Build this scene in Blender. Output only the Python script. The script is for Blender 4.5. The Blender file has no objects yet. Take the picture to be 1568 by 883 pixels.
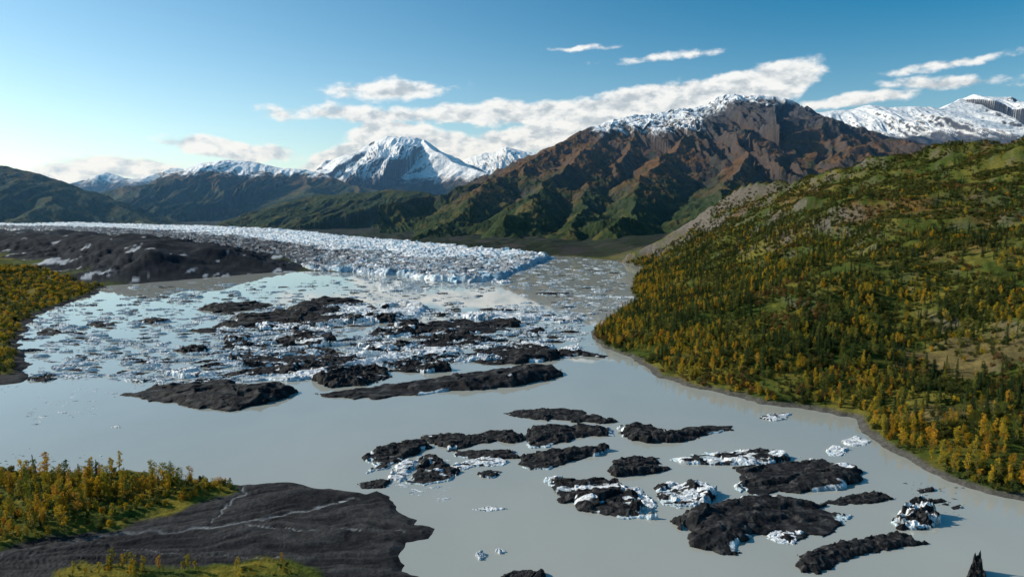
import bpy, math, random
import numpy as np
from mathutils import Vector
random.seed(3)
RS=np.random.RandomState(11)
# ---------------------------------------------------------------- survey helpers
F=1045.33; CX=784.0; CY=441.5; H=120.0
P=math.atan((CY-318.0)/F); SP,CP=math.sin(P),math.cos(P)
def _ray(u,v):
    x=(u-CX)/F; y=(CY-v)/F
    return x, CP+y*SP, -SP+y*CP
def G(u,v,z=0.0):
    dx,dy,dz=_ray(u,v); t=(z-H)/dz
    return (dx*t,dy*t)
def R(u,v,D):
    dx,dy,dz=_ray(u,v); t=D/dy
    return (dx*t,D,H+dz*t)
def GP(l,z=0.0): return np.array([G(u,v,z) for u,v in l])
def RP(l): return np.array([R(u,v,d) for u,v,d in l])
# ---------------------------------------------------------------- noise
_a=RS.rand(256,256)*2*np.pi; GX=np.cos(_a); GY=np.sin(_a)
VA=RS.rand(256,256); VB=RS.rand(256,256); VC=RS.rand(256,256)
def perlin(x,y,s=0):
    x=np.asarray(x,float)+s*37.17+1000; y=np.asarray(y,float)+s*91.71+1000
    xi=np.floor(x).astype(np.int64); yi=np.floor(y).astype(np.int64)
    xf=x-xi; yf=y-yi
    u=xf*xf*xf*(xf*(xf*6-15)+10); v=yf*yf*yf*(yf*(yf*6-15)+10)
    x0=xi&255; x1=(xi+1)&255; y0=yi&255; y1=(yi+1)&255
    a=GX[x0,y0]*xf+GY[x0,y0]*yf; b=GX[x1,y0]*(xf-1)+GY[x1,y0]*yf
    c=GX[x0,y1]*xf+GY[x0,y1]*(yf-1); d=GX[x1,y1]*(xf-1)+GY[x1,y1]*(yf-1)
    return ((a+(b-a)*u)*(1-v)+(c+(d-c)*u)*v)*1.45
def fbm(x,y,o=4,s=0,g=0.5):
    r=0;a=1;t=0;f=1
    for i in range(o):
        r=r+a*perlin(x*f,y*f,s+i*3); t+=a; a*=g; f*=2.03
    return r/t*1.3
def ridged(x,y,o=4,s=0,g=0.5):
    r=0;a=1;t=0;f=1
    for i in range(o):
        r=r+a*(1-np.abs(perlin(x*f,y*f,s+i*3))*1.6); t+=a; a*=g; f*=2.03
    return r/t
def facet(x,y,s=0,tilt=1.0):
    x=x+s*13.37+500; y=y+s*7.91+500
    xi=np.floor(x).astype(np.int64); yi=np.floor(y).astype(np.int64)
    best=np.full(x.shape,1e9); val=np.zeros(x.shape)
    for i in (-1,0,1):
        for j in (-1,0,1):
            a=(xi+i)&255; b=(yi+j)&255
            dx=x-(xi+i+VA[a,b]); dy=y-(yi+j+VB[a,b]); d=dx*dx+dy*dy
            v=VC[a,b]+tilt*(dx*GX[a,b]+dy*GY[a,b]); m=d<best
            best=np.where(m,d,best); val=np.where(m,v,val)
    return val
def ss(a,b,x):
    t=np.clip((x-a)/(b-a),0,1); return t*t*(3-2*t)
def sdpoly(x,y,poly):
    n=len(poly); d=np.full(x.shape,1e18); ins=np.zeros(x.shape,bool)
    for i in range(n):
        ax,ay=poly[i]; bx,by=poly[(i+1)%n]
        ex,ey=bx-ax,by-ay
        t=np.clip(((x-ax)*ex+(y-ay)*ey)/(ex*ex+ey*ey+1e-9),0,1)
        d=np.minimum(d,(x-ax-t*ex)**2+(y-ay-t*ey)**2)
        if ay!=by:
            c=((ay>y)!=(by>y))&(x<(bx-ax)*(y-ay)/(by-ay)+ax)
            ins^=c
    d=np.sqrt(d)
    return np.where(ins,d,-d)
def pline(x,y,pts):
    best=np.full(x.shape,1e18); tt=np.zeros(x.shape); zz=np.zeros(x.shape); acc=0
    for i in range(len(pts)-1):
        a=pts[i]; b=pts[i+1]; ex,ey=b[0]-a[0],b[1]-a[1]; L=math.hypot(ex,ey)+1e-9
        t=np.clip(((x-a[0])*ex+(y-a[1])*ey)/(L*L),0,1)
        d=(x-a[0]-t*ex)**2+(y-a[1]-t*ey)**2
        m=d<best
        best=np.where(m,d,best); tt=np.where(m,acc+t*L,tt)
        if len(a)>2: zz=np.where(m,a[2]+t*(b[2]-a[2]),zz)
        acc+=L
    return np.sqrt(best),tt,zz
def lerp(a,b,m):
    m=m[...,None]; return a*(1-m)+b*m
def C(*c): return np.array(c,float)
# ---------------------------------------------------------------- mesh helpers
def link(o): bpy.context.scene.collection.objects.link(o); return o
def grid_mesh(name,X,Y,Z,col,mat,keep=None,do_link=True,smooth=True):
    nr,nc=X.shape
    idx=np.arange(nr*nc).reshape(nr,nc)
    q=np.stack([idx[:-1,:-1],idx[:-1,1:],idx[1:,1:],idx[1:,:-1]],-1).reshape(-1,4)
    V=np.stack([X,Y,Z],-1).reshape(-1,3); cc=col.reshape(-1,4)
    if keep is not None:
        k=keep.reshape(-1); q=q[k[q].any(1)]
        used=np.zeros(len(V),bool); used[q.reshape(-1)]=True
        mp=np.cumsum(used)-1; q=mp[q]; V=V[used]; cc=cc[used]
    me=bpy.data.meshes.new(name)
    me.vertices.add(len(V)); me.vertices.foreach_set('co',V.astype(np.float32).ravel())
    me.loops.add(len(q)*4); me.loops.foreach_set('vertex_index',q.astype(np.int32).ravel())
    me.polygons.add(len(q)); me.polygons.foreach_set('loop_start',(np.arange(len(q))*4).astype(np.int32))
    me.polygons.foreach_set('use_smooth',np.full(len(q),smooth))
    me.update(calc_edges=True)
    at=me.attributes.new('Col','FLOAT_COLOR','POINT'); at.data.foreach_set('color',cc.astype(np.float32).ravel())
    me.materials.append(mat)
    o=bpy.data.objects.new(name,me)
    return link(o) if do_link else o
def normals(X,Y,Z):
    ax,ay,az=[np.gradient(a,axis=1) for a in (X,Y,Z)]
    bx,by,bz=[np.gradient(a,axis=0) for a in (X,Y,Z)]
    nx=ay*bz-az*by; ny=az*bx-ax*bz; nz=ax*by-ay*bx
    l=np.sqrt(nx*nx+ny*ny+nz*nz)+1e-12
    return nx/l,ny/l,nz/l
def polar(az0,az1,nc,rs):
    az=np.radians(np.linspace(az0,az1,nc)); A,RR=np.meshgrid(az,rs)
    return RR*np.sin(A),RR*np.cos(A)
def col4(c,a): return np.concatenate([c,a[...,None]],-1)
# ---------------------------------------------------------------- materials
def newmat(name):
    m=bpy.data.materials.new(name); m.use_nodes=True; nt=m.node_tree; nt.nodes.clear()
    out=nt.nodes.new('ShaderNodeOutputMaterial'); b=nt.nodes.new('ShaderNodeBsdfPrincipled')
    nt.links.new(b.outputs[0],out.inputs['Surface']); return m,nt,b,out
def N(nt,t,**k):
    n=nt.nodes.new(t)
    for a,v in k.items(): setattr(n,a,v)
    return n
def mathn(nt,op,a,b=None,c=None,clamp=False):
    n=nt.nodes.new('ShaderNodeMath'); n.operation=op; n.use_clamp=clamp
    for i,v in enumerate((a,b,c)):
        if v is None: continue
        if isinstance(v,(int,float)): n.inputs[i].default_value=v
        else: nt.links.new(v,n.inputs[i])
    return n.outputs[0]
def noise(nt,scale,detail=6,rough=0.6,vec=None):
    n=N(nt,'ShaderNodeTexNoise'); n.inputs['Scale'].default_value=scale; n.inputs['Detail'].default_value=detail; n.inputs['Roughness'].default_value=rough
    if vec is not None: nt.links.new(vec,n.inputs['Vector'])
    return n.outputs['Fac']
def terrain_mat(name,scales,vary,bump,bdist,spec=0.25):
    m,nt,b,out=newmat(name)
    g=N(nt,'ShaderNodeNewGeometry'); pos=g.outputs['Position']
    at=N(nt,'ShaderNodeAttribute',attribute_name='Col')
    n1=noise(nt,scales[0],6,0.65,pos); n2=noise(nt,scales[1],3,0.6,pos)
    s=mathn(nt,'ADD',n1,n2); s=mathn(nt,'SUBTRACT',s,1.0); s=mathn(nt,'MULTIPLY_ADD',s,vary,1.0); s=mathn(nt,'MAXIMUM',s,0.25)
    mx=N(nt,'ShaderNodeVectorMath',operation='SCALE'); nt.links.new(at.outputs['Color'],mx.inputs[0]); nt.links.new(s,mx.inputs['Scale'])
    nt.links.new(mx.outputs[0],b.inputs['Base Color'])
    nt.links.new(at.outputs['Alpha'],b.inputs['Roughness'])
    b.inputs['Specular IOR Level'].default_value=spec
    bp=N(nt,'ShaderNodeBump'); bp.inputs['Strength'].default_value=bump; bp.inputs['Distance'].default_value=bdist
    nt.links.new(n1,bp.inputs['Height']); nt.links.new(bp.outputs[0],b.inputs['Normal'])
    return m
M_ground=terrain_mat('ground_surface',(0.25,0.9),1.5,0.9,0.7,0.05)
M_mtn=terrain_mat('mountain_surface',(0.02,0.07),1.1,1.0,13.0,0.06)
M_glac=terrain_mat('glacier_ice',(0.06,0.25),0.5,1.0,2.5)
M_berg=terrain_mat('iceberg_surface',(0.7,3.0),1.3,1.0,0.5,0.15)

# ---------------------------------------------------------------- layout (metres, from survey of the photo)
lake_px=[(1900,830),(1568,765),(1500,750),(1450,735),(1415,722),(1385,700),(1350,680),(1318,662),(1310,640),(1250,630),(1180,620),(1130,608),(1080,597),(1040,588),(1010,578),(985,560),(960,545),(930,533),(905,520),(905,508),(925,490),(960,470),(975,460),(965,445),(968,430),(985,410),(960,403),(930,398),(880,393),(845,391),(825,400),(790,414),(760,430),(690,432),(640,424),(600,420),(540,417),(480,415),(420,417),(380,420),(300,427),(240,432),(160,438),(150,450),(110,462),(60,480),(42,500),(30,530),(50,570),(35,585),(0,590),(-300,620),(-700,660),(-700,700),(-300,712),(0,718),(60,722),(150,728),(200,718),(225,725),(228,735),(330,736),(370,742),(385,740),(440,740),(500,745),(560,757),(575,752),(610,772),(612,784),(640,795),(635,802),(664,810),(655,825),(625,828),(612,850),(625,862),(618,872),(640,883),(680,930),(760,1100),(1200,1500),(1900,1300)]
LAKE=GP(lake_px)
RIDGE=RP([(945,398,1500),(1000,372,1500),(1060,340,1480),(1100,312,1440),(1130,291,1400),(1170,281,1350),(1215,280,1300),(1300,262,1200),(1350,246,1150),(1450,231,1080),(1568,220,1000),(1750,190,900),(2000,150,850),(2400,120,700)])
VEG=GP([(-500,700),(0,716),(200,716),(230,733),(372,741),(340,765),(280,785),(215,803),(190,820),(110,828),(40,840),(0,856),(-200,900),(-600,900)])
VEG2=GP([(70,905),(95,874),(140,878),(230,876),(340,874),(420,870),(500,876),(560,900)])
MOR=GP([(-500,400),(0,402),(130,437),(240,433),(380,420),(475,414),(440,404),(380,393),(300,384),(200,374),(100,367),(0,363),(-500,360)])
GTOP=GP([(-500,341),(0,343.5),(130,349),(300,355),(450,362),(560,371),(700,380),(790,386),(845,392)],6)
GBOT=GP([(845,394),(828,402),(790,416),(760,431),(690,433),(640,426),(600,421),(540,417),(480,414),(440,406),(380,394),(300,385),(200,375),(100,368),(0,364),(-500,362)])
GLAC=np.vstack([GTOP,GBOT])
APEX=np.array(G(-120,880))
CLEAR=[(G(1445,640,6),30,13),(G(1500,460,60),40,35),(G(1500,300,150),60,30)]
_st=[([(-60,880),(0,858),(60,843),(130,832),(220,822),(300,816),(360,808),(420,797),(470,787),(500,772),(545,766)],1.0),([(325,806),(345,790),(350,772),(368,755),(378,744)],.5),([(360,808),(430,815),(520,818),(600,815),(655,815)],.3),([(130,832),(180,850),(300,862),(420,860)],.25)]
STREAMS=[(GP(l),w_) for l,w_ in _st]
def clearing(x,y):
    m=np.zeros(x.shape)
    for (cx,cy),a,b in CLEAR:
        m=np.maximum(m,ss(1.25,0.75,np.sqrt(((x-cx)/a)**2+((y-cy)/b)**2)+fbm(x/22,y/22,3,401)*0.7))
    return m
def ground_h(x,y):
    w=fbm(x/28,y/28,3,1)*5+fbm(x/7,y/7,2,5)*1.5
    far=np.clip(y/400,0.6,3)
    L=-sdpoly(x+w*0.7*far,y+w*far,LAKE)
    h=np.where(L>0,np.minimum(L*0.3,1.0)+np.clip(L-4,0,300)*0.02,np.maximum(L*0.35,-4))
    land=ss(0,8,L)
    ratio=x/np.maximum(y,1)
    rm=ss(0.05,0.11,ratio)
    dr,_,zr=pline(x,y,RIDGE)
    Lp=np.maximum(L,0); q=Lp/(Lp+dr+1e-3)
    hill=zr*q**1.12+ (fbm(x/230,y/230,4,9)*44*q*(1-q)*4*0.8+(ridged(x/130,y/130,4,12)-.6)*24*np.sqrt(q)*ss(0,.15,q)+fbm(x/25,y/25,3,15)*2.4*ss(0,0.1,q))*np.clip(zr/150,0,1)
    h=h+hill*rm
    lm=(1-rm)
    veg=np.maximum(sdpoly(x+w,y+w,VEG),sdpoly(x+w,y+w,VEG2))
    dx,dy=x-APEX[0],y-APEX[1]; ra=np.hypot(dx,dy); th=np.arctan2(dy,dx)
    fan=ridged(th*11+fbm(x/40,y/40,3,21)*0.9,ra/70,5,22,.65)
    delta=(y<480)*lm*land
    h=h+delta*((fan-0.6)*1.7+fbm(x/9,y/9,3,25)*0.2)
    ds=np.full(x.shape,1e9)
    jx=fbm(x/14,y/14,3,31)*4; jy=fbm(x/14,y/14,3,33)*4
    for s,wd in STREAMS:
        d,_,_=pline(x+jx,y+jy,s); ds=np.minimum(ds,d/wd)
    h=h-delta*0.35*np.exp(-(ds/1.3)**2)
    h=h+delta*ss(0,12,veg)*(1.6+fbm(x/16,y/16,3,35)*0.8)
    ll=lm*(y>480)*land
    h=h+ll*(np.clip(L-10,0,200)*0.05*(1+fbm(x/90,y/90,3,41)))
    mo=sdpoly(x+w*4,y+w*4,MOR)
    h=h+ss(0,160,mo)*(24+18*fbm(x/230,y/230,3,44))*lm + ss(0,60,mo)*(ridged(x/90,y/70,4,47)-.5)*6*lm
    gl=sdpoly(x,y,GLAC)
    h=np.where(gl>5,np.minimum(h,-2.0),h)
    return h,L,q*rm,veg,fan,ds,mo,gl,rm,delta
# ---------------------------------------------------------------- ground sheet
rows=np.concatenate([1/np.linspace(1/110,1/1300,640),np.linspace(1304,2600,120),np.geomspace(2650,45000,50)])
X,Y=polar(-50,46,1150,rows)
h,L,q,veg,fan,ds,mo,gl,rm,delta=ground_h(X,Y)
nx,ny,nz=normals(X,Y,h)
n1=fbm(X/90,Y/90,5,51); n2=fbm(X/22,Y/22,4,55); n3=fbm(X/5,Y/5,3,58)
green=C(0.050,0.070,0.013); olive=C(0.150,0.132,0.025); brown=C(0.150,0.080,0.030); rock=C(0.12,0.105,0.085); dark=C(0.016,0.016,0.018)
c=np.ones(X.shape+(3,))*green
c=lerp(c,olive,ss(-0.15,0.4,n1+0.6*n2)*0.9)
c=lerp(c,brown,ss(0.10,0.42,fbm(X/120,Y/120,4,61)+0.3*n2)*0.8*ss(0.2,0.5,q))
c=lerp(c,C(0.15,0.12,0.022),ss(0.1,0.5,fbm(X/60,Y/60,4,64))*0.6*(1-ss(0.1,0.35,q))*rm)
c=lerp(c,rock*0.9,ss(0.10,0.34,1-nz)*rm)
cl=clearing(X,Y)
c=lerp(c,lerp(np.ones(X.shape+(3,))*C(0.10,0.075,0.036),C(0.16,0.12,0.05),ss(-.2,.3,n2)),cl*rm*.8)
pr=np.exp(-((X-R(1000,385,1450)[0])**2+(Y-1450)**2)/(150.0**2))
c=lerp(c,C(0.13,0.115,0.10),np.clip(pr*1.4,0,1)*ss(-0.2,0.2,ridged(X/30+Y/60,Y/200,3,66)-0.6))
dc=np.ones(X.shape+(3,))*dark; dc=lerp(dc,C(0.050,0.049,0.049),ss(0.45,0.8,fan)*0.8+0.2*ss(-0.2,0.5,n3))
dmask=(Y<480)*(1-rm)
dm=dmask*(1-ss(-2,3,veg+n2*5)); c=lerp(c,dc,dm)
vegc=lerp(np.ones(X.shape+(3,))*C(0.07,0.085,0.014),C(0.17,0.14,0.02),ss(-0.2,0.4,n2))
c=lerp(c,vegc,dmask*ss(0,5,veg+n2*5)*ss(1,4,L))
rough=np.full(X.shape,0.9)
st=np.exp(-(ds/0.6)**2)*delta*(L>0)
c=lerp(c,C(0.26,0.27,0.27),np.clip(st*.85*ss(-.5,.2,n2),0,1)); rough=rough*(1-st)+0.25*st
beach=(1-ss(2.5,6,L))*(L>-3)
c=lerp(c,C(0.085,0.080,0.070),beach*rm)
lf=(Y>480)*(1-rm)
c=lerp(c,lerp(np.ones(X.shape+(3,))*C(0.06,0.075,0.014),C(0.16,0.13,0.02),ss(-0.2,0.3,n1)),lf)
c=lerp(c,dark*1.8,lf*(1-ss(5,14,L+n2*5)))
mm=ss(-15,10,mo+n1*60)*(1-rm)
mcol=lerp(np.ones(X.shape+(3,))*C(0.014,0.018,0.024),C(0.029,0.032,0.038),ss(-0.1,0.5,n2))
c=lerp(c,mcol,mm); c=lerp(c,C(0.5,0.52,0.54),mm*ss(0.5,0.65,fbm(X/30,Y/70,3,71)+0.35*ss(60,0,mo))*0.8)
fl=lerp(np.ones(X.shape+(3,))*C(0.024,0.032,0.018),C(0.040,0.038,0.034),ss(-.1,.3,n1))
c=lerp(c,fl,ss(1560,1700,Y)*(1-mm)*ss(5,20,L))
grd=grid_mesh('ground',X,Y,h,col4(c,rough),M_ground)
# ---------------------------------------------------------------- glacier
rg=1/np.linspace(1/1040,1/7500,560)
X,Y=polar(-42,6,950,rg)
gl=sdpoly(X+fbm(X/40,Y/40,3,81)*14,Y+fbm(X/40,Y/40,3,84)*22,GLAC)
dt,_,_=pline(X,Y,GTOP); db,_,_=pline(X,Y,GBOT); f=dt/(dt+db+1e-3)
bx=ss(1100,3500,np.hypot(X,Y))
cre=facet(X/30,Y/14,86,.7)*.55+facet(X/11,Y/6,88,.7)*.45
hz=6.5+30*bx+(cre-0.5)*8.0+fbm(X/180,Y/180,3,89)*4
Z=np.where(gl>0,hz*np.clip(gl/7,0,1)**0.6,-3)
f2=f+fbm(X/300,Y/120,4,91)*0.14
ice=lerp(np.ones(X.shape+(3,))*C(0.80,0.83,0.84),C(0.38,0.56,0.66),ss(-0.05,0.4,fbm(X/35,Y/35,4,93)))
ice=lerp(ice,C(0.26,0.25,0.24),ss(0.1,0.5,fbm(X/250+Y/500,Y/40,5,95))*0.55)
left=1-ss(-650,-100,X)
dk=ss(0.50,0.60,f2)*(0.62+0.38*left)
dk=np.clip(dk-ss(0.05,0.3,fbm(X/24,Y/18,4,97))*.8*(1-.5*left),0,1)*(1-.5*(gl<10))
gc=lerp(ice,C(0.045,0.047,0.052),dk)
gc=lerp(gc,gc*C(0.6,0.75,0.85),ss(26,5,gl)*ss(-.2,.3,fbm(X/15,Y/15,3,99)))
grid_mesh('glacier',X,Y,Z,col4(gc,np.full(X.shape,0.7)),M_glac,keep=gl>-15)
# ---------------------------------------------------------------- water
m,nt,b,out=newmat('glacial_lake_water')
g=N(nt,'ShaderNodeNewGeometry')
mp=N(nt,'ShaderNodeMapping'); mp.inputs['Scale'].default_value=(1,0.6,1); nt.links.new(g.outputs['Position'],mp.inputs['Vector'])
nb=noise(nt,0.35,4,0.6,mp.outputs[0]); nl=noise(nt,0.006,4,0.6,mp.outputs[0])
cr=N(nt,'ShaderNodeValToRGB'); nt.links.new(nl,cr.inputs[0]); cr.color_ramp.elements[0].position=0.35; cr.color_ramp.elements[0].color=(0.335,0.345,0.30,1); cr.color_ramp.elements[1].position=0.65; cr.color_ramp.elements[1].color=(0.395,0.40,0.35,1)
nt.links.new(cr.outputs[0],b.inputs['Base Color'])
rr=mathn(nt,'MULTIPLY_ADD',nl,0.30,-0.13,clamp=True); nt.links.new(rr,b.inputs['Roughness'])
b.inputs['IOR'].default_value=1.5
bp=N(nt,'ShaderNodeBump'); bp.inputs['Strength'].default_value=0.15; bp.inputs['Distance'].default_value=0.02; nt.links.new(nb,bp.inputs['Height']); nt.links.new(bp.outputs[0],b.inputs['Normal'])
me=bpy.data.meshes.new('lake_water'); me.from_pydata([(-3000,60,0),(3000,60,0),(3000,2600,0),(-3000,2600,0)],[],[(0,1,2,3)]); me.materials.append(m); link(bpy.data.objects.new('lake_water',me))
# ---------------------------------------------------------------- mountains
def autospurs(main,n,W,seed,toward=(-0.15,-1)):
    rs=np.random.RandomState(seed); res=[]
    L=np.concatenate([[0],np.cumsum(np.hypot(*(np.diff(main[:,:2],axis=0).T)))])
    for i in range(n):
        s=(i+0.2+0.6*rs.rand())/n*L[-1]
        p=np.array([np.interp(s,L,main[:,k]) for k in range(3)])
        a=math.atan2(toward[1],toward[0])+rs.uniform(-0.6,0.6); pts=[p.copy()]
        cur=p.copy(); LL=W*rs.uniform(0.5,1.15)
        for k in range(1,7):
            a+=rs.uniform(-0.35,0.35); cur=cur+np.array([math.cos(a),math.sin(a),0])*LL/6
            q=k/6; cur[2]=p[2]*max(0.02,(1-q)**rs.uniform(.85,1.15))*rs.uniform(0.88,1.0)
            pts.append(cur.copy())
        res.append(np.array(pts))
    return res
def mountain(name,main,spurs,az,nc,rs,slope,p,gul,lam,colf,seed,sslope=None,rough_amp=0.03):
    X,Y=polar(az[0],az[1],nc,rs)
    Z=np.full(X.shape,-40.0)
    qx=X+fbm(X/(lam*2.5),Y/(lam*2.5),3,seed+60)*lam*.6; qy=Y+fbm(X/(lam*2.5),Y/(lam*2.5),3,seed+64)*lam*.6
    for i,rd in enumerate([main]+spurs):
        d,t,zr=pline(X if i==0 else qx,Y if i==0 else qy,rd)
        sl=slope if i==0 else (sslope or slope*1.45)
        W=(zr+40)/sl
        k=np.clip(1-d/W,0,1)
        hh=(zr+40)*k**p-40
        e=d/W; env=np.clip(4*e*(1-e),0,1)
        wv=perlin(X/lam/2,Y/lam/2,seed+i)
        g=ridged(t/lam+0.5*wv,d/(lam*5)+i*7,3,seed+i*2)
        g2=ridged(t/(lam*.33)+wv,d/(lam*2)+i*5,3,seed+i*2+1,.6)
        hh=hh+(gul*(g-0.62)+gul*0.45*(g2-.62))*env*(zr+20)*(1 if i==0 else 0.7)
        Z=np.maximum(Z,np.where(k>0,hh,-40))
    top=main[:,2].max()
    Z=Z+(fbm(X/(lam*1.2),Y/(lam*1.2),6,seed+40,.55)*rough_amp*top+ (ridged(X/(lam*.45),Y/(lam*.45),4,seed+44,.6)-0.6)*rough_amp*0.5*top)*ss(-30,60,Z)
    nx,ny,nz=normals(X,Y,Z)
    c,r=colf(X,Y,Z,nx,ny,nz)
    return grid_mesh(name,X,Y,Z,col4(c,r),M_mtn,keep=Z>-30)
def mk_col(snow,soft,low=C(0.028,0.044,0.015),mid=C(0.118,0.064,0.028),rockc=C(0.064,0.062,0.064),z1=250,z2=500,snowx=None,steep=0.55,rockmix=.7):
    def f(X,Y,Z,nx,ny,nz):
        a=fbm(X/260,Y/260,5,101); b=fbm(X/70,Y/70,5,104)
        zz=Z+a*130+b*60
        c=np.ones(X.shape+(3,))*low
        c=lerp(c,C(0.085,0.072,0.022),ss(0.0,0.4,b+a*0.5)*0.7)
        c=lerp(c,mid,ss(z1-90,z1+120,zz)*ss(-0.5,0.2,b+0.2))
        c=lerp(c,rockc,ss(z2-80,z2+120,zz))
        c=lerp(c,rockc*0.8,ss(0.27,0.45,1-nz)*rockmix*ss(60,200,Z))
        sn=snow if snowx is None else snow+snowx(X,Y)
        m=ss(-soft,soft,Z-sn+a*60+b*70)*ss(-0.08,0.06,nz-steep+b*0.2)
        c=lerp(c,C(0.84,0.87,0.90),m)
        return c,np.where(m>0.5,0.6,0.92)
    return f
main=RP([(630,366,2250),(690,338,2700),(740,286,3200),(780,262,3500),(820,240,3700),(850,226,3900),(880,205,4100),(910,190,4200),(940,181,4300),(1000,174,4400),(1060,166,4450),(1085,158,4500),(1105,149,4500),(1120,144,4500),(1150,146,4500),(1180,147,4500),(1210,151,4450),(1225,160,4400),(1245,175,4400),(1290,190,4500),(1340,205,4700),(1400,215,4900),(1450,232,5200),(1520,262,5400)])
sp=[RP([(1120,143,4500),(1085,185,4150),(1050,215,3850),(1010,245,3450),(975,290,2950),(960,330,2500),(950,366,2150)]),
    RP([(940,181,4300),(900,225,3800),(860,260,3300),(815,300,2850),(780,345,2400)]),
    RP([(1225,160,4400),(1260,195,4000),(1310,225,3600),(1345,250,3300),(1400,290,2900)]),
    RP([(1180,146,4500),(1160,190,4100),(1140,235,3600),(1120,270,3100),(1090,310,2600)]),
    RP([(1000,172,4400),(965,215,3950),(930,260,3450),(900,305,2900),(880,350,2350)])]
sp+=autospurs(main[10:],7,1700,5,(-0.1,-1))+autospurs(main[2:8],4,1200,6,(-0.5,-1))+autospurs(sp[0],3,700,7,(-1,-.4))+autospurs(sp[1],3,600,8,(-1,-.4))
xs=lambda X,Y: ss(1250,1450,X)*60-170*ss(330,520,X)*ss(1250,1000,X)
mountain('mountain',main,sp,(-11,40),1100,np.concatenate([np.linspace(1950,4700,580),np.linspace(4720,6500,40)]),0.36,1.18,0.23,155,mk_col(735,35,z1=230,z2=540,snowx=xs,steep=0.66),200,rough_amp=0.036)
fh=RP([(330,350,4600),(380,332,4400),(430,311,4300),(480,299,4200),(530,296,4100),(600,291,4000),(650,293,3900),(685,308,3800),(705,335,3600)])
mountain('forested_hill',fh,autospurs(fh,6,900,15,(0,-1)),(-27,-2),600,np.linspace(2600,5200,220),0.22,1.1,0.18,130,mk_col(9e9,50,z1=300,z2=700),230,rough_amp=0.06)
lh=RP([(-500,200,4300),(-200,235,4400),(0,254,4500),(40,261,4500),(90,275,4500),(125,290,4500),(165,308,4500),(205,324,4400),(245,347,4300)])
mountain('hill',lh,autospurs(lh,7,1100,25,(0.2,-1)),(-52,-22),650,np.linspace(2700,6000,240),0.26,1.1,0.18,150,mk_col(9e9,50,z1=350,z2=900),260)
c1=RP([(110,330,6500),(190,300,6800),(225,283,6900),(250,270,7000),(285,258,7000),(310,250,7000),(345,244,7000),(380,247,7000),(430,257,7000),(470,260,7000),(500,268,6900),(540,283,6800),(600,298,6600),(660,320,6300)])
mountain('mountain',c1,autospurs(c1,9,1900,35,(0,-1)),(-35,-3),750,np.linspace(4200,8600,300),0.24,1.2,0.20,230,mk_col(445,30,z1=330,z2=480,steep=0.66),300)
e1=RP([(430,300,9200),(480,268,9300),(500,262,9300),(530,247,9400),(560,234,9400),(575,218,9400),(592,210,9400),(615,207,9400),(640,211,9400),(657,218,9400),(680,236,9300),(700,246,9300),(725,258,9200),(745,270,9100),(775,292,8900)])
mountain('snowy_mountain',e1,autospurs(e1,8,2600,45,(0,-1))+autospurs(e1[4:10],3,2600,47,(0.2,-1)),(-24,2),800,np.linspace(6000,11500,340),0.30,1.25,0.20,330,mk_col(470,70,low=C(0.03,0.035,0.03),z1=400,z2=500,steep=0.60),340,rough_amp=.022)
b1=RP([(60,300,11000),(115,284,11000),(140,270,11000),(162,264,11000),(190,272,11000),(215,275,11000),(240,264,11500),(262,257,11500),(300,262,11500),(400,275,11500)])
mountain('snowy_mountain',b1,autospurs(b1,7,2200,55,(0,-1)),(-38,-16),500,np.linspace(8500,13500,200),0.28,1.2,0.18,330,mk_col(540,60,z1=300,z2=400,steep=0.78),380)
f1=RP([(640,262,14000),(700,248,14000),(730,238,14000),(752,233,14000),(775,224,14000),(800,231,14000),(830,234,14000),(870,225,14500),(950,215,15000)])
mountain('snowy_mountain',f1,autospurs(f1,7,3500,65,(0,-1)),(-9,10),450,np.linspace(10000,17500,200),0.28,1.2,0.16,450,mk_col(350,80,z1=200,z2=300,steep=0.72),420)
h2=RP([(1200,178,10500),(1250,171,10500),(1300,168,10500),(1330,160,10500),(1360,166,10500),(1400,163,10500),(1440,166,10500),(1470,152,11000),(1490,145,11000),(1510,149,11000),(1545,149,11000),(1568,156,11000),(1650,140,11000),(1800,150,11000)])
hx=lambda X,Y: 130*ss(7050,6500,X)
mountain('snowy_mountain',h2,autospurs(h2,11,3000,75,(-0.1,-1)),(19,47),800,np.linspace(7500,13500,320),0.32,1.2,0.16,520,mk_col(900,70,z1=300,z2=500,steep=0.72,snowx=hx),460,rough_amp=.016)
h1=RP([(1340,250,6800),(1380,215,7300),(1410,206,7500),(1450,218,7400),(1500,210,7400),(1568,203,7400),(1700,190,7400)])
mountain('mountain',h1,autospurs(h1,6,1600,85,(-0.1,-1)),(25,45),450,np.linspace(5200,8800,200),0.34,1.15,0.16,220,mk_col(1060,60,z1=300,z2=500),500)
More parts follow.
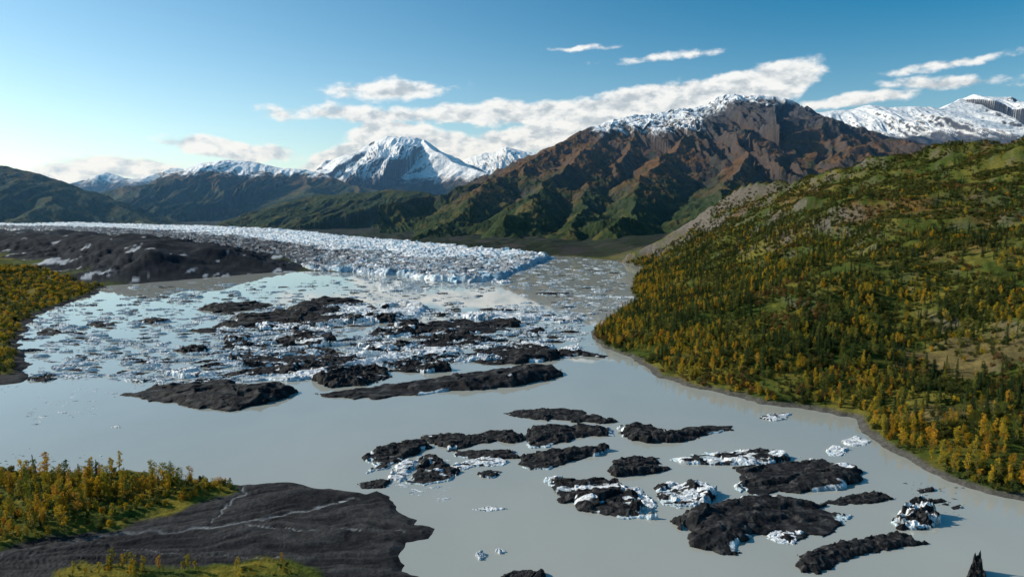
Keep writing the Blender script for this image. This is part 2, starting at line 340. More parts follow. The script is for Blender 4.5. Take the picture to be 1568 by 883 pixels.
# ---------------------------------------------------------------- icebergs
def berg(name,poly,height,dirt,seed,res=80,do_link=True,smooth=True):
    poly=np.array(poly); mn=poly.min(0); mxx=poly.max(0); S=max(mxx-mn)
    area=0.5*abs(np.dot(poly[:,0],np.roll(poly[:,1],1))-np.dot(poly[:,1],np.roll(poly[:,0],1))); k=math.sqrt(area)
    st=S/res; nxn=int((mxx[0]-mn[0])*1.2/st)+2; nyn=int((mxx[1]-mn[1])*1.2/st)+2
    gx=np.linspace(mn[0]-0.06*S,mxx[0]+0.06*S,max(nxn,8)); gy=np.linspace(mn[1]-0.06*S,mxx[1]+0.06*S,max(nyn,8))
    X,Y=np.meshgrid(gx,gy)
    wx=fbm(X/(k*0.25),Y/(k*0.25),4,seed,.6)*k*0.11; wy=fbm(X/(k*0.25),Y/(k*0.25),4,seed+5,.6)*k*0.09
    fw=facet(X/(k*.2),Y/(k*.2),seed+3,.5)-.5
    sd=sdpoly(X+wx+fw*k*.11,Y+wy+fw*k*.05,poly)
    icy=1-dirt
    e=np.clip(sd/(k*(0.05+0.08*dirt)),0,1)
    rg=ridged(X/(k*0.8)+seed,Y/(k*0.35),5,seed+9,0.55)
    f1_=facet(X/(k*.5),Y/(k*.32),seed+11,.9); f2_=facet(X/(k*.2),Y/(k*.14),seed+13,.9)
    fb=fbm(X/(k*0.3),Y/(k*0.3),5,seed+12,0.6)
    rr=np.random.RandomState(seed); th=rr.uniform(0,6.28); cxm,cym=(mn+mxx)/2
    tilt=((X-cxm)*math.cos(th)+(Y-cym)*math.sin(th))/S*1.3
    smo=0.06+0.75*rg**2+0.30*fb; fac=0.03+0.66*f1_+0.36*f2_
    wf=0.40+0.4*icy
    Z=height*(e**0.6)*np.clip(smo*(1-wf)+fac*wf+tilt*0.7,0.12,1.7)
    Z=Z+height*(0.07*fbm(X/(k*0.08),Y/(k*0.08),4,seed+17,.65)+.07*(ridged(X/(k*.15),Y/(k*.09),3,seed+19)-.6))*e
    Z=np.where(sd>0,Z+0.05*height,-0.25*height)
    # clean ice shows in large patches and on a few undercut edges
    patch=fbm(X/(k*0.5)+Y/(k*0.9),Y/(k*0.2),3,seed+21)+0.15*fbm(X/(k*0.1),Y/(k*0.1),3,seed+23)
    eb=(1-ss(0.02,0.06,sd/k))*ss(0.12,0.25,fbm(X/(k*.7),Y/(k*.7),2,seed+25)+(.12 if dirt<.8 else 0))*(0.9 if dirt<.96 else 0.0)
    ice=np.maximum(ss(-0.04,0.04,patch-(dirt*1.6-0.75)),ss(.4,.6,eb))
    dk=lerp(np.ones(X.shape+(3,))*C(0.013,0.013,0.014),C(0.060,0.058,0.056),ss(-0.1,0.6,fbm(X/(k*0.12),Y/(k*0.08),4,seed+27)))
    ic=lerp(np.ones(X.shape+(3,))*C(0.78,0.80,0.80),C(0.26,0.46,0.52),(1-ss(0.05,0.4,Z/height))*0.5)
    ic=lerp(ic,C(0.18,0.175,0.165),ss(0.0,0.4,fbm(X/(k*0.3),Y/(k*0.07),4,seed+29))*0.65)
    c=lerp(dk,ic,ice)
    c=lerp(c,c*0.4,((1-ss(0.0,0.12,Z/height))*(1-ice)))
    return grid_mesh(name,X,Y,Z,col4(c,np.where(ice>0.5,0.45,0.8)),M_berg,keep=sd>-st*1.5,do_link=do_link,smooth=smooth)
NEAR=[
([(770,632),(800,628),(850,625),(880,627),(905,635),(940,645),(935,650),(880,645),(830,643),(790,638)],3,1.0),
([(808,668),(815,658),(850,655),(900,652),(935,658),(938,668),(900,668),(870,675),(830,686),(810,684)],4,.94),
([(948,655),(975,650),(1000,655),(1025,664),(1045,658),(1080,652),(1125,652),(1120,658),(1080,667),(1050,676),(1000,679),(965,672)],4,.95),
([(647,668),(690,664),(720,667),(750,660),(790,661),(803,668),(795,678),(760,675),(730,682),(690,688),(665,680)],3.5,.93),
([(558,700),(575,688),(610,681),(650,678),(660,685),(640,695),(610,705),(590,718),(562,725),(575,712)],3.5,.85),
([(686,686),(710,690),(760,690),(790,692),(795,702),(740,705),(700,700)],2.2,.92),
([(796,717),(800,698),(840,690),(900,687),(935,686),(925,695),(880,705),(840,719)],4,.95),
([(620,740),(640,720),(645,703),(665,699),(680,712),(705,722),(690,735),(650,743)],3.5,.76),
([(595,735),(605,715),(625,703),(642,705),(630,722),(615,738)],1.8,.25),
([(548,740),(580,735),(600,736),(590,747),(555,748)],1.5,1.0),
([(728,724),(750,719),(770,722),(755,732),(735,730)],1.3,.85),
([(690,714),(720,704),(760,700),(785,706),(770,713),(730,714),(705,720)],1.3,.35),
([(930,727),(940,705),(975,698),(1005,702),(1010,712),(1030,717),(1000,726),(950,731)],3.5,.97),
([(1025,704),(1060,695),(1110,692),(1160,690),(1200,697),(1205,707),(1150,714),(1090,711),(1040,711)],3,.52),
([(1112,715),(1160,712),(1240,703),(1290,710),(1328,722),(1310,740),(1270,752),(1200,755),(1150,758),(1120,745),(1130,730)],4,.84),
([(835,738),(850,730),(890,737),(940,740),(975,760),(985,785),(1003,796),(960,795),(900,783),(860,767),(840,753)],4.5,.66),
([(940,745),(975,745),(1005,775),(998,780),(970,765)],1.6,.15),
([(998,748),(1020,740),(1060,743),(1100,757),(1085,770),(1050,778),(1020,772)],3.5,.42),
([(1033,795),(1060,780),(1110,768),(1180,763),(1240,770),(1292,790),(1270,815),(1210,832),(1190,818),(1150,820),(1130,845),(1090,849),(1060,827),(1040,807)],5,.95),
([(1165,812),(1230,815),(1215,834),(1185,830)],1.0,.2),
([(1255,770),(1300,758),(1340,755),(1368,763),(1340,770),(1290,773)],2.2,.97),
([(1366,802),(1375,787),(1400,780),(1430,789),(1440,800),(1420,811),(1380,811)],5.5,.58),
([(1218,862),(1225,848),(1270,836),(1320,826),(1360,821),(1400,824),(1420,833),(1370,841),(1310,852),(1250,879),(1225,877)],3.6,.97),
([(1478,888),(1487,872),(1500,872),(1510,888)],6,1.0),
([(765,882),(790,873),(830,876),(838,888),(800,898)],2,1.0),
([(722,779),(750,775),(778,779),(745,783)],0.7,.3),
([(1403,750),(1430,747),(1432,752),(1410,755)],1.3,1.0),([(1415,768),(1440,763),(1452,767),(1430,771)],1.3,1.0),([(1455,776),(1470,774),(1475,778),(1460,780)],.8,.9),([(1440,772),(1450,771),(1452,774)],.6,.9),
([(1265,690),(1275,683),(1298,688),(1290,698),(1270,698)],1.2,.0),([(1288,676),(1310,668),(1335,674),(1325,682),(1300,683)],.9,.0),
([(1162,640),(1185,633),(1212,633),(1205,642),(1185,645)],1.2,.4),
([(728,850),(738,846),(745,852),(735,858)],1.2,.0),([(758,843),(770,841),(776,845),(765,848)],.9,.0),([(170,654),(180,651),(184,655)],.8,.0),
([(1120,708),(1140,700),(1160,706),(1150,712)],1.5,.5),
]
MID=[
([(187,604),(230,598),(250,590),(350,585),(365,592),(440,593),(458,599),(440,609),(400,619),(350,630),(300,626),(250,613)],7,.97),
([(487,602),(560,594),(620,585),(700,577),(780,565),(855,563),(858,578),(800,589),(720,598),(640,604),(560,611),(500,609)],7.5,.95),
([(480,583),(520,574),(560,566),(590,568),(595,577),(560,590),(500,594)],10,.9),
([(627,565),(650,556),(685,562),(690,568),(650,571)],6,.94),
([(712,548),(740,540),(800,537),(858,544),(850,552),(790,558),(730,556)],7,.94),
([(300,474),(340,466),(400,463),(418,467),(400,473),(340,479)],7,1.0),
([(440,474),(480,462),(540,458),(555,464),(510,479),(460,481)],9,.97),
([(320,502),(380,486),(450,480),(520,488),(500,499),(430,506),(350,506)],9,.9),
([(520,488),(560,482),(620,486),(600,494),(540,496)],8,.6),
([(560,482),(590,472),(630,468),(660,474),(640,484),(600,487)],9,.2),
([(560,512),(600,500),(650,500),(640,512),(590,518)],9,.6),
([(625,500),(700,493),(780,500),(780,508),(700,512),(640,510)],7,.7),
([(265,537),(290,528),(320,532),(318,539),(290,541)],5,.9),
([(335,549),(390,543),(480,538),(540,542),(530,552),(440,557),(350,553)],5,.88),
([(400,524),(450,516),(520,521),(500,531),(430,533)],7,.6),
([(640,524),(700,514),(755,521),(720,532),(650,532)],8,.8),
([(345,572),(400,565),(460,562),(455,572),(380,578)],5,.85),
([(455,560),(500,550),(560,548),(570,556),(520,564)],6,.7),
([(395,580),(440,572),(500,570),(505,577),(440,584)],4,.15),
([(250,574),(280,567),(325,565),(330,575),(280,580)],4,.25),
([(700,484),(760,480),(830,485),(825,490),(760,491),(710,490)],6,.1),
([(680,500),(720,494),(790,494),(800,500),(740,503)],7,.8),
([(540,530),(600,522),(640,526),(630,537),(570,542)],7,.45),
([(600,545),(640,538),(700,535),(705,543),(650,548)],5,.2),
([(775,530),(810,524),(850,530),(840,537),(790,538)],4,.2),
([(860,533),(885,530),(890,536),(865,539)],3,.1),
([(200,492),(235,488),(262,492),(240,496)],4,.75),
([(55,510),(75,504),(92,508),(80,514),(60,515)],3,.9),
([(130,497),(160,494),(180,498),(150,501)],3,.8),
([(40,582),(65,577),(90,579),(70,585)],3,.9),
([(390,500),(440,496),(480,500),(450,506),(400,506)],6,.3),
([(500,470),(530,480),(590,478),(570,470)],4,.3),
([(820,492),(870,486),(890,492),(850,496)],4,.4),
([(755,432),(775,429),(788,432),(770,434)],4,.2),
([(340,518),(370,512),(395,518),(370,523),(345,522)],5,.6),
([(800,508),(830,503),(835,509),(810,512)],4,.8),
([(820,450),(850,447),(880,450),(850,452)],3,.9),
]
k=0
for lst in (NEAR,MID):
    for pl,hh,dd in lst:
        k+=1
        us=[p[0] for p in pl]; wpx=max(us)-min(us)
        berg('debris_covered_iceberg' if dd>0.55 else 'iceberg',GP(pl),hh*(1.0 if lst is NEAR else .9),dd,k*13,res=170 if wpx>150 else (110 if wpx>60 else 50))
# ---------------------------------------------------------------- instancing helper
def instancer(name,pts,scl,rot,idx,coll):
    me=bpy.data.meshes.new(name); me.vertices.add(len(pts)); me.vertices.foreach_set('co',np.array(pts,np.float32).ravel())
    a=me.attributes.new('iscale','FLOAT_VECTOR','POINT'); a.data.foreach_set('vector',np.array(scl,np.float32).ravel())
    a=me.attributes.new('irot','FLOAT_VECTOR','POINT'); a.data.foreach_set('vector',np.array(rot,np.float32).ravel())
    a=me.attributes.new('iidx','INT','POINT'); a.data.foreach_set('value',np.array(idx,np.int32))
    o=link(bpy.data.objects.new(name,me))
    ng=bpy.data.node_groups.new(name+'_scatter','GeometryNodeTree')
    ng.interface.new_socket('Geometry',in_out='INPUT',socket_type='NodeSocketGeometry'); ng.interface.new_socket('Geometry',in_out='OUTPUT',socket_type='NodeSocketGeometry')
    gi=ng.nodes.new('NodeGroupInput'); go=ng.nodes.new('NodeGroupOutput')
    ip=ng.nodes.new('GeometryNodeInstanceOnPoints'); ci=ng.nodes.new('GeometryNodeCollectionInfo')
    ci.inputs['Collection'].default_value=coll; ci.inputs['Separate Children'].default_value=True; ci.inputs['Reset Children'].default_value=True
    ip.inputs['Pick Instance'].default_value=True
    def na(t,nm):
        n=ng.nodes.new('GeometryNodeInputNamedAttribute'); n.data_type=t; n.inputs['Name'].default_value=nm; return n.outputs['Attribute']
    L=ng.links.new
    L(gi.outputs[0],ip.inputs['Points']); L(ci.outputs[0],ip.inputs['Instance']); L(na('INT','iidx'),ip.inputs['Instance Index'])
    L(na('FLOAT_VECTOR','irot'),ip.inputs['Rotation']); L(na('FLOAT_VECTOR','iscale'),ip.inputs['Scale']); L(ip.outputs[0],go.inputs[0])
    md=o.modifiers.new('scatter','NODES'); md.node_group=ng
    return o
# ---------------------------------------------------------------- ice floes
fc=bpy.data.collections.new('ice_floe_kinds')
DT=[0.0,0.0,.1,.1,.2,.3,.45,.15,.85,1.,.8,.75,.97,.85]
for i in range(14):
    n=11; rr=np.random.RandomState(500+i); an=np.sort(rr.rand(n)*2*np.pi); rad=0.3+0.25*rr.rand(n)
    poly=np.stack([np.cos(an)*rad,np.sin(an)*rad*0.6],-1)
    o=berg('floe_kind_%02d'%i,poly,0.13,DT[i],900+i*7,res=34,do_link=False,smooth=False); fc.objects.link(o)
pts=[];scl=[];rot=[];ix=[]
def scat(n,poly,s0,s1,kinds,thr=-1,fs=0.02,power=2.5,flat=1.0):
    pp=np.array(poly,float); c=0; tries=0
    while c<n and tries<40:
        tries+=1
        u=RS.uniform(pp[:,0].min(),pp[:,0].max(),n*2); v=RS.uniform(pp[:,1].min(),pp[:,1].max(),n*2)
        ok=(sdpoly(u,v,pp)>0)&(fbm(u*fs,v*fs*3,3,77)>thr)
        for a,b in zip(u[ok],v[ok]):
            x,y=G(a,b); s=s0+(s1-s0)*RS.rand()**power
            pts.append((x,y,-0.01*s)); scl.append((s,s*RS.uniform(.45,.9),s*RS.uniform(.4,1.0)*flat)); rot.append((0,0,RS.uniform(-.5,.5)+(3.14 if RS.rand()<.5 else 0))); ix.append(int(RS.choice(kinds)))
            c+=1
            if c>=n: break
W_=[0,1,2,3,4,5,6,7]; A_=list(range(14)); D_=[8,9,10,11,12,13]
scat(120,[(330,470),(880,470),(900,545),(600,575),(330,570)],15,55,D_+[6,5],-0.3,power=1.5,flat=.9)
scat(130,[(380,465),(850,470),(900,540),(600,560),(350,560)],14,48,W_,-0.3,power=1.5,flat=.9)
scat(800,[(350,470),(880,470),(900,545),(600,560),(330,560)],5,30,A_+W_,-0.3)
scat(1800,[(330,465),(890,465),(910,545),(600,565),(310,590)],2,16,W_,-0.3,flat=.8)
scat(1200,[(45,470),(350,440),(350,595),(60,575),(40,520)],3,22,W_+W_+D_,-0.25,flat=1.)
scat(600,[(160,440),(600,425),(760,440),(700,470),(250,465)],4,20,W_+W_+D_,-0.2,flat=.9)
scat(900,[(790,400),(950,400),(970,460),(900,490),(800,490)],3,20,W_+[8],-0.2,flat=.8)
scat(420,[(480,416),(700,395),(960,395),(960,420),(790,442),(560,436)],5,26,W_+[8],flat=.8)
scat(140,[(0,560),(300,590),(100,650),(0,650)],1.5,7,W_,0.1,flat=.5)
scat(160,[(600,690),(700,700),(690,770),(600,750)],.8,5,W_,flat=.7)
scat(20,[(760,690),(1330,670),(1330,780),(800,760)],.5,2.5,W_,0.1)
scat(30,[(0,680),(180,700),(180,725),(0,725)],1,4,A_)
scat(40,[(1380,735),(1480,745),(1480,790),(1400,780)],.8,3,D_)
P3=np.array(pts); ok=sdpoly(P3[:,0],P3[:,1],LAKE)>2; sel=np.where(ok)[0]
instancer('ice_floes',P3[sel],np.array(scl)[sel],np.array(rot)[sel],np.array(ix)[sel],fc)
# ---------------------------------------------------------------- trees
def foliage(name,cols):
    m,nt,b,out=newmat(name)
    oi=N(nt,'ShaderNodeObjectInfo'); cr=N(nt,'ShaderNodeValToRGB')
    el=cr.color_ramp.elements
    while len(el)<len(cols): el.new(0.5)
    for i,cc in enumerate(cols): el[i].position=i/(len(cols)-1); el[i].color=(*cc,1)
    g=N(nt,'ShaderNodeNewGeometry')
    r=mathn(nt,'MULTIPLY_ADD',g.outputs['Random Per Island'],0.35,-0.17); r=mathn(nt,'ADD',oi.outputs['Random'],r)
    nt.links.new(r,cr.inputs[0]); nt.links.new(cr.outputs[0],b.inputs['Base Color']); b.inputs['Roughness'].default_value=0.7; b.inputs['Specular IOR Level'].default_value=0.2
    tr=N(nt,'ShaderNodeBsdfTranslucent'); nt.links.new(cr.outputs[0],tr.inputs[0]); mx=N(nt,'ShaderNodeMixShader'); mx.inputs[0].default_value=0.4
    nt.links.new(b.outputs[0],mx.inputs[1]); nt.links.new(tr.outputs[0],mx.inputs[2]); nt.links.new(mx.outputs[0],out.inputs['Surface'])
    return m
F_spr=foliage('spruce_needles',[(0.022,0.046,0.014),(0.04,0.072,0.018),(0.06,0.088,0.02)])
F_grn=foliage('green_leaves',[(0.075,0.11,0.018),(0.13,0.15,0.02),(0.22,0.19,0.022)])
F_gold=foliage('autumn_leaves',[(0.30,0.25,0.02),(0.50,0.34,0.02),(0.52,0.26,0.02)])
F_shr=foliage('shrub_leaves',[(0.035,0.060,0.013),(0.07,0.09,0.017),(0.15,0.13,0.022)])
F_rust=foliage('rust_shrub_leaves',[(0.10,0.085,0.02),(0.17,0.10,0.028),(0.20,0.09,0.03)])
m,nt,b,out=newmat('bark'); b.inputs['Roughness'].default_value=0.9
nt.links.new(noise(nt,6),N(nt,'ShaderNodeValToRGB').inputs[0]); cr=[n for n in nt.nodes if n.type=='VALTORGB'][0]; cr.color_ramp.elements[0].color=(0.05,0.04,0.03,1); cr.color_ramp.elements[1].color=(0.16,0.14,0.11,1); nt.links.new(cr.outputs[0],b.inputs['Base Color']); BARK=m
def limb(V,Fc,p0,p1,r0,r1,n=5):
    p0=Vector(p0);p1=Vector(p1); d=(p1-p0).normalized(); a=d.orthogonal().normalized(); bb=d.cross(a); s=len(V)
    for p,r in ((p0,r0),(p1,r1)):
        for i in range(n):
            t=i/n*6.283; V.append(p+(a*math.cos(t)+bb*math.sin(t))*r)
    for i in range(n): Fc.append((s+i,s+(i+1)%n,s+n+(i+1)%n,s+n+i))
def leafq(V,Fc,c,s):
    a=Vector((random.gauss(0,1),random.gauss(0,1),random.gauss(0,1))).normalized(); b=a.orthogonal().normalized(); k=len(V); c=Vector(c)
    V.extend([c-a*s,c+b*s*.6,c+a*s,c-b*s*.6]); Fc.append((k,k+1,k+2,k+3))
def mk(name,V,Fc,nb,fm,coll):
    me=bpy.data.meshes.new(name); me.from_pydata([tuple(v) for v in V],[],Fc); me.materials.append(BARK); me.materials.append(fm)
    me.polygons.foreach_set('material_index',np.array([0]*nb+[1]*(len(Fc)-nb),np.int32)); coll.objects.link(bpy.data.objects.new(name,me))
def spruce(name,coll,w):
    V=[];Fc=[]; limb(V,Fc,(0,0,-.03),(0,0,.95),.013,.002); nb=len(Fc)
    for l in range(19):
        z=.08+.9*l/19; r=w*(1-z)**.8*random.uniform(.8,1.15)+.008; n=8
        for i in range(n):
            a=(i+random.random())/n*6.283; rr=r*random.uniform(.6,1.15); dr=rr*.35
            d=Vector((math.cos(a),math.sin(a),0)); t=Vector((-d.y,d.x,0)); k=len(V); zz=z+random.uniform(-.02,.02)
            V.extend([Vector((0,0,zz)),d*rr*.6+t*rr*.28+Vector((0,0,zz-dr*.4)),d*rr+Vector((0,0,zz-dr)),d*rr*.6-t*rr*.28+Vector((0,0,zz-dr*.5))]); Fc.append((k,k+1,k+2,k+3))
            for _ in range(2): leafq(V,Fc,d*rr*random.uniform(.4,.95)+Vector((0,0,zz-dr*.5)),.022)
    mk(name,V,Fc,nb,F_spr,coll)
def decid(name,coll,fm,w,z0=.2,ncl=17,nl=34,ls=.024):
    V=[];Fc=[]; limb(V,Fc,(0,0,-.03),(.01,0,.5),.014,.009); limb(V,Fc,(.01,0,.5),(0,.01,.92),.009,.002)
    cl=[]
    for i in range(ncl):
        z=z0+(.97-z0)*(i+random.random())/ncl; e=math.sin(math.pi*min(1,max(0,(z-z0*.6)/(1.08-z0*.6))))**.7
        a=random.random()*6.283; r=w*e*random.uniform(.25,.95); cl.append((Vector((math.cos(a)*r,math.sin(a)*r,z)),w*e*random.uniform(.35,.6)+.02))
    for c_,_ in cl[::2]: limb(V,Fc,(0,0,max(.1,c_.z-.15)),c_,.006,.002,3)
    nb=len(Fc)
    for c_,rad in cl:
        for _ in range(nl):
            o=Vector((random.gauss(0,1),random.gauss(0,1),random.gauss(0,1))).normalized()*rad*random.random()**.4; leafq(V,Fc,c_+o,ls*random.uniform(.6,1.3))
    mk(name,V,Fc,nb,fm,coll)
tc=bpy.data.collections.new('tree_kinds')
for i in range(4): spruce('tree_a%d_spruce'%i,tc,[.13,.16,.18,.14][i])
for i in range(4): decid('tree_b%d_cottonwood'%i,tc,F_grn,[.15,.19,.17,.2][i])
for i in range(4): decid('tree_c%d_golden_birch'%i,tc,F_gold,[.13,.16,.18,.15][i])
for i in range(4): decid('tree_d%d_shrub'%i,tc,F_shr,[.5,.6,.55,.65][i],z0=.1,ncl=12,nl=34,ls=.07)
for i in range(2): decid('tree_e%d_golden_shrub'%i,tc,F_gold,[.5,.6][i],z0=.1,ncl=12,nl=34,ls=.07)
for i in range(2): decid('tree_f%d_rust_shrub'%i,tc,F_rust,[.55,.65][i],z0=.1,ncl=12,nl=34,ls=.07)
def scatter_trees(name,n,azr,rr,sel,kindf,seed):
    rs=np.random.RandomState(seed)
    az=np.radians(rs.uniform(azr[0],azr[1],n)); r=np.sqrt(rs.uniform(rr[0]**2,rr[1]**2,n)); x=r*np.sin(az); y=r*np.cos(az)
    o=ground_h(x,y); keep=sel(x,y,o,rs)&(rs.rand(n)>clearing(x,y)*.75); x=x[keep];y=y[keep]; o=[a[keep] for a in o]
    idx,s=kindf(x,y,o,rs)
    z=o[0]-0.1
    w=rs.uniform(.85,1.2,len(x))
    instancer(name,np.stack([x,y,z],-1),np.stack([s*w,s*w,s],-1),np.stack([rs.uniform(-.06,.06,len(x)),rs.uniform(-.06,.06,len(x)),rs.uniform(0,6.28,len(x))],-1),idx,tc)
    print(name,len(x))
def selhill(x,y,o,rs):
    L,q=o[1],o[2]; n=fbm(x/70,y/70,4,301)
    dens=np.clip(0.80-q*1.55+n*1.25,0.02,1)*(q<0.9)
    return (L>6)&(o[8]>.9)&(rs.rand(len(x))<dens)
def kindhill(x,y,o,rs):
    q=o[2]; n=fbm(x/80,y/80,3,311); r=rs.rand(len(x))
    gold=np.clip(0.18-q*0.6+n*1.0+0.42*ss(60,8,o[1]),0.03,.9); spr=np.clip(.42+q*.4-n*.8,0.1,.9)
    i=rs.randint(0,4,len(x)); idx=np.where(r<gold,8+i,np.where(r<gold+(1-gold)*spr,i,4+i)); s=rs.uniform(5,12,len(x))*np.where(idx<4,1.1,.82)
    return idx,s
scatter_trees('hillside_forest',42000,(4,42),(240,1500),selhill,kindhill,21)
def selsh(x,y,o,rs):
    return (o[1]>3.5)&(o[8]>.9)&(rs.rand(len(x))<np.clip(.58-.15*o[2]+fbm(x/40,y/40,3,321)*1.2,0,1))
def kindsh(x,y,o,rs):
    n=fbm(x/60,y/60,3,331); r=rs.rand(len(x)); g=np.clip(.08+n*.5-o[2]*.25,0.005,.6); ru=np.clip((fbm(x/90,y/90,3,335)-.05)*1.6,0,.6)
    idx=np.where(r<g,16+rs.randint(0,2,len(x)),np.where(r<g+ru,18+rs.randint(0,2,len(x)),12+rs.randint(0,4,len(x))))
    return idx,rs.uniform(1.4,4.0,len(x))
scatter_trees('hillside_shrubs',100000,(4,42),(240,1500),selsh,kindsh,22)
def selbank(x,y,o,rs): return (o[9]>.5)&(o[3]+fbm(x/18,y/18,3,341)*8>4)&(o[1]>3)&(rs.rand(len(x))<.85)
def kb(x,y,o,rs):
    r=rs.rand(len(x)); i=rs.randint(0,4,len(x)); big=fbm(x/25,y/25,2,345)+rs.uniform(-.3,.3,len(x))>.03
    idx=np.where(big,np.where(r<.66,8+i,np.where(r<.72,i,4+i)),np.where(r<.5,16+(i%2),12+i)); s=np.where(big,rs.uniform(4,11,len(x)),rs.uniform(1.2,3,len(x)))
    s=np.where(y<235,s*.55,s)
    return idx,s
scatter_trees('riverbank_trees',9500,(-46,-5),(200,480),selbank,kb,23)
def selleft(x,y,o,rs): return (o[1]>8)&(o[8]<.1)&(o[6]<-10)&(y>480)&(y<1500)
scatter_trees('lakeshore_trees',12000,(-48,-28),(480,1500),selleft,lambda x,y,o,rs:(np.where(rs.rand(len(x))<.4,16+rs.randint(0,2,len(x)),12+rs.randint(0,4,len(x))),rs.uniform(2,6,len(x))),24)
# ---------------------------------------------------------------- haze
m=bpy.data.materials.new('air_haze'); m.use_nodes=True; nt=m.node_tree; nt.nodes.clear(); out=nt.nodes.new('ShaderNodeOutputMaterial')
vs=nt.nodes.new('ShaderNodeVolumeScatter'); vs.inputs['Color'].default_value=(0.24,0.55,1.0,1); vs.inputs['Density'].default_value=3.4e-5; vs.inputs['Anisotropy'].default_value=0.3
nt.links.new(vs.outputs[0],out.inputs['Volume'])
x0,x1,y0,y1,z0,z1=-14000,14000,1750,14500,-60,1050
me=bpy.data.meshes.new('air_haze'); me.from_pydata([(x,y,z) for x in (x0,x1) for y in (y0,y1) for z in (z0,z1)],[],[(0,1,3,2),(4,6,7,5),(0,4,5,1),(2,3,7,6),(0,2,6,4),(1,5,7,3)]); me.materials.append(m); link(bpy.data.objects.new('air_haze',me))
# ---------------------------------------------------------------- light, sky, camera
EL=math.radians(29); AZ=math.radians(-75)
S=Vector((math.sin(AZ)*math.cos(EL),math.cos(AZ)*math.cos(EL),math.sin(EL)))
sl=bpy.data.lights.new('sun','SUN'); sl.energy=5.0; sl.angle=math.radians(.5); sl.color=(1,.92,.80); so=link(bpy.data.objects.new('sun',sl)); so.rotation_euler=S.to_track_quat('Z','Y').to_euler()
sc=bpy.context.scene
w=bpy.data.worlds.new('World'); sc.world=w; w.use_nodes=True; nt=w.node_tree; bg=nt.nodes['Background']
sky=nt.nodes.new('ShaderNodeTexSky'); sky.sky_type='NISHITA'; sky.sun_disc=False; sky.sun_elevation=EL; sky.sun_rotation=AZ; sky.altitude=100; sky.ozone_density=2.0; sky.dust_density=0.8
tcn=N(nt,'ShaderNodeTexCoord'); sep=N(nt,'ShaderNodeSeparateXYZ'); nt.links.new(tcn.outputs['Generated'],sep.inputs[0])
az=mathn(nt,'ARCTAN2',sep.outputs[0],sep.outputs[1]); el=mathn(nt,'ARCSINE',sep.outputs[2])
dt=N(nt,'ShaderNodeVectorMath',operation='DOT_PRODUCT'); nt.links.new(tcn.outputs['Generated'],dt.inputs[0]); dt.inputs[1].default_value=(math.sin(AZ),math.cos(AZ),0)
mr=N(nt,'ShaderNodeMapRange',interpolation_type='SMOOTHSTEP'); nt.links.new(dt.outputs['Value'],mr.inputs[0]); mr.inputs[1].default_value=0.95; mr.inputs[2].default_value=-0.4
me_=N(nt,'ShaderNodeMapRange',interpolation_type='SMOOTHSTEP'); nt.links.new(el,me_.inputs[0]); me_.inputs[1].default_value=0.0; me_.inputs[2].default_value=0.30
tf=mathn(nt,'MULTIPLY_ADD',mr.outputs[0],0.65,0.35); tf=mathn(nt,'MULTIPLY',tf,me_.outputs[0])
tint=N(nt,'ShaderNodeMix',data_type='RGBA'); nt.links.new(tf,tint.inputs[0]); tint.inputs[6].default_value=(0.92,1.05,1.06,1); tint.inputs[7].default_value=(0.0,0.62,0.84,1)
mul=N(nt,'ShaderNodeVectorMath',operation='MULTIPLY'); nt.links.new(sky.outputs[0],mul.inputs[0]); nt.links.new(tint.outputs[2],mul.inputs[1])
gl_=mathn(nt,'MULTIPLY',mathn(nt,'ABSOLUTE',el),-7.0); gl_=mathn(nt,'EXPONENT',gl_); gs=mathn(nt,'MULTIPLY_ADD',mr.outputs[0],-0.8,1.0); gl_=mathn(nt,'MULTIPLY',gl_,gs)
gv=N(nt,'ShaderNodeVectorMath',operation='SCALE'); gv.inputs[0].default_value=(2.3,3.3,3.8); nt.links.new(gl_,gv.inputs['Scale'])
ad=N(nt,'ShaderNodeVectorMath',operation='ADD'); nt.links.new(mul.outputs[0],ad.inputs[0]); nt.links.new(gv.outputs[0],ad.inputs[1])
# clouds: azimuth/elevation field on the sky dome
def ang(u,v):
    dx,dy,dz=_ray(u,v); return math.atan2(dx,dy), math.atan2(dz,math.hypot(dx,dy))
CL=[(1185,126,75,30,-10,2.2),(1080,150,150,30,-8,2.6),(950,172,150,34,-10,2.6),(820,172,130,20,-6,1.6),(740,172,150,18,-2,1.3),(575,176,180,16,0,1.1),(860,205,130,30,-8,2.2),(600,137,105,17,-3,1.15),
(604,208,80,26,0,3.0),(530,238,80,22,-22,2.4),(695,230,90,30,8,2.4),(790,216,100,24,-6,2.0),(355,230,100,17,3,1.7),(105,268,75,17,0,1.8),(200,258,100,15,4,1.6),
(890,73,55,5,-3,.7),(1010,88,80,7,-3,.6),(1440,127,90,10,3,.95),(1450,96,105,7,-6,.7),(1320,152,100,11,-3,1.2)]
wn=N(nt,'ShaderNodeTexNoise'); wn.inputs['Scale'].default_value=16; wn.inputs['Detail'].default_value=3
cv=N(nt,'ShaderNodeCombineXYZ'); nt.links.new(az,cv.inputs[0]); nt.links.new(el,cv.inputs[1]); nt.links.new(cv.outputs[0],wn.inputs['Vector'])
wv=N(nt,'ShaderNodeVectorMath',operation='MULTIPLY_ADD'); nt.links.new(wn.outputs['Color'],wv.inputs[0]); wv.inputs[1].default_value=(0.05,0.020,0); wv.inputs[2].default_value=(-0.025,-0.010,0)
wa=N(nt,'ShaderNodeVectorMath',operation='ADD'); nt.links.new(wv.outputs[0],wa.inputs[0]); nt.links.new(cv.outputs[0],wa.inputs[1])
acc=None
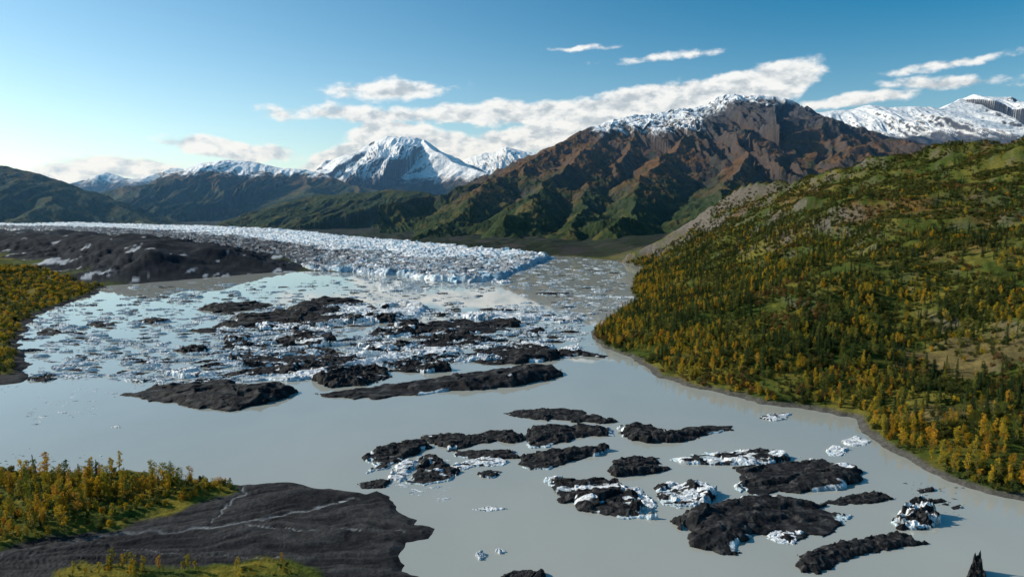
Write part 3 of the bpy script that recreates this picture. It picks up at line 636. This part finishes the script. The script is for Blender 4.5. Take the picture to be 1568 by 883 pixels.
for (u,v,ru,rv,rt,wt) in CL:
    a,e=ang(u,v); mpn=N(nt,'ShaderNodeMapping',vector_type='TEXTURE'); mpn.inputs['Location'].default_value=(a,e,0); mpn.inputs['Rotation'].default_value=(0,0,math.radians(-rt)); mpn.inputs['Scale'].default_value=(ru/F,rv/F,1)
    nt.links.new(wa.outputs[0],mpn.inputs['Vector']); ln=N(nt,'ShaderNodeVectorMath',operation='LENGTH'); nt.links.new(mpn.outputs[0],ln.inputs[0])
    d=mathn(nt,'MULTIPLY_ADD',ln.outputs['Value'],-wt,wt)
    acc=d if acc is None else mathn(nt,'MAXIMUM',acc,d)
ms=N(nt,'ShaderNodeMapping'); ms.inputs['Scale'].default_value=(1,1.8,1); nt.links.new(cv.outputs[0],ms.inputs['Vector'])
nf=noise(nt,26,7,0.6,ms.outputs[0])
mo2=N(nt,'ShaderNodeMapping'); mo2.inputs['Scale'].default_value=(1,1.8,1); mo2.inputs['Location'].default_value=(-0.008,0.018,0); nt.links.new(cv.outputs[0],mo2.inputs['Vector'])
nf2=noise(nt,26,4,0.6,mo2.outputs[0])
dd=mathn(nt,'MULTIPLY_ADD',nf,2.2,-1.1); dd=mathn(nt,'ADD',dd,acc)
al=N(nt,'ShaderNodeMapRange',interpolation_type='SMOOTHSTEP'); nt.links.new(dd,al.inputs[0]); al.inputs[1].default_value=0.0; al.inputs[2].default_value=0.65; al.inputs[4].default_value=0.98
sh=mathn(nt,'SUBTRACT',nf,nf2); sh=mathn(nt,'MULTIPLY',sh,2.6); ddc=mathn(nt,'MINIMUM',dd,1.0); sh=mathn(nt,'MULTIPLY_ADD',ddc,-0.20,sh); sm=N(nt,'ShaderNodeMapRange',interpolation_type='SMOOTHSTEP'); nt.links.new(sh,sm.inputs[0]); sm.inputs[1].default_value=-0.75; sm.inputs[2].default_value=0.15  # painted cloud shading: noise offset up and sunward splits lit from shaded sides
cc=N(nt,'ShaderNodeMix',data_type='RGBA'); nt.links.new(sm.outputs[0],cc.inputs[0]); cc.inputs[6].default_value=(4.0,4.6,5.1,1); cc.inputs[7].default_value=(8.0,8.2,8.2,1)
fm=N(nt,'ShaderNodeMix',data_type='RGBA'); nt.links.new(al.outputs[0],fm.inputs[0]); nt.links.new(ad.outputs[0],fm.inputs[6]); nt.links.new(cc.outputs[2],fm.inputs[7])
nt.links.new(fm.outputs[2],bg.inputs[0]); bg.inputs[1].default_value=0.12
cam=bpy.data.cameras.new('camera'); cam.sensor_width=36; cam.lens=24; cam.clip_start=1; cam.clip_end=100000; co=link(bpy.data.objects.new('camera',cam)); co.location=(0,0,H); co.rotation_euler=(math.radians(90)-P,0,0); sc.camera=co
sc.view_settings.view_transform='Standard'; sc.view_settings.look='None'; sc.view_settings.exposure=0
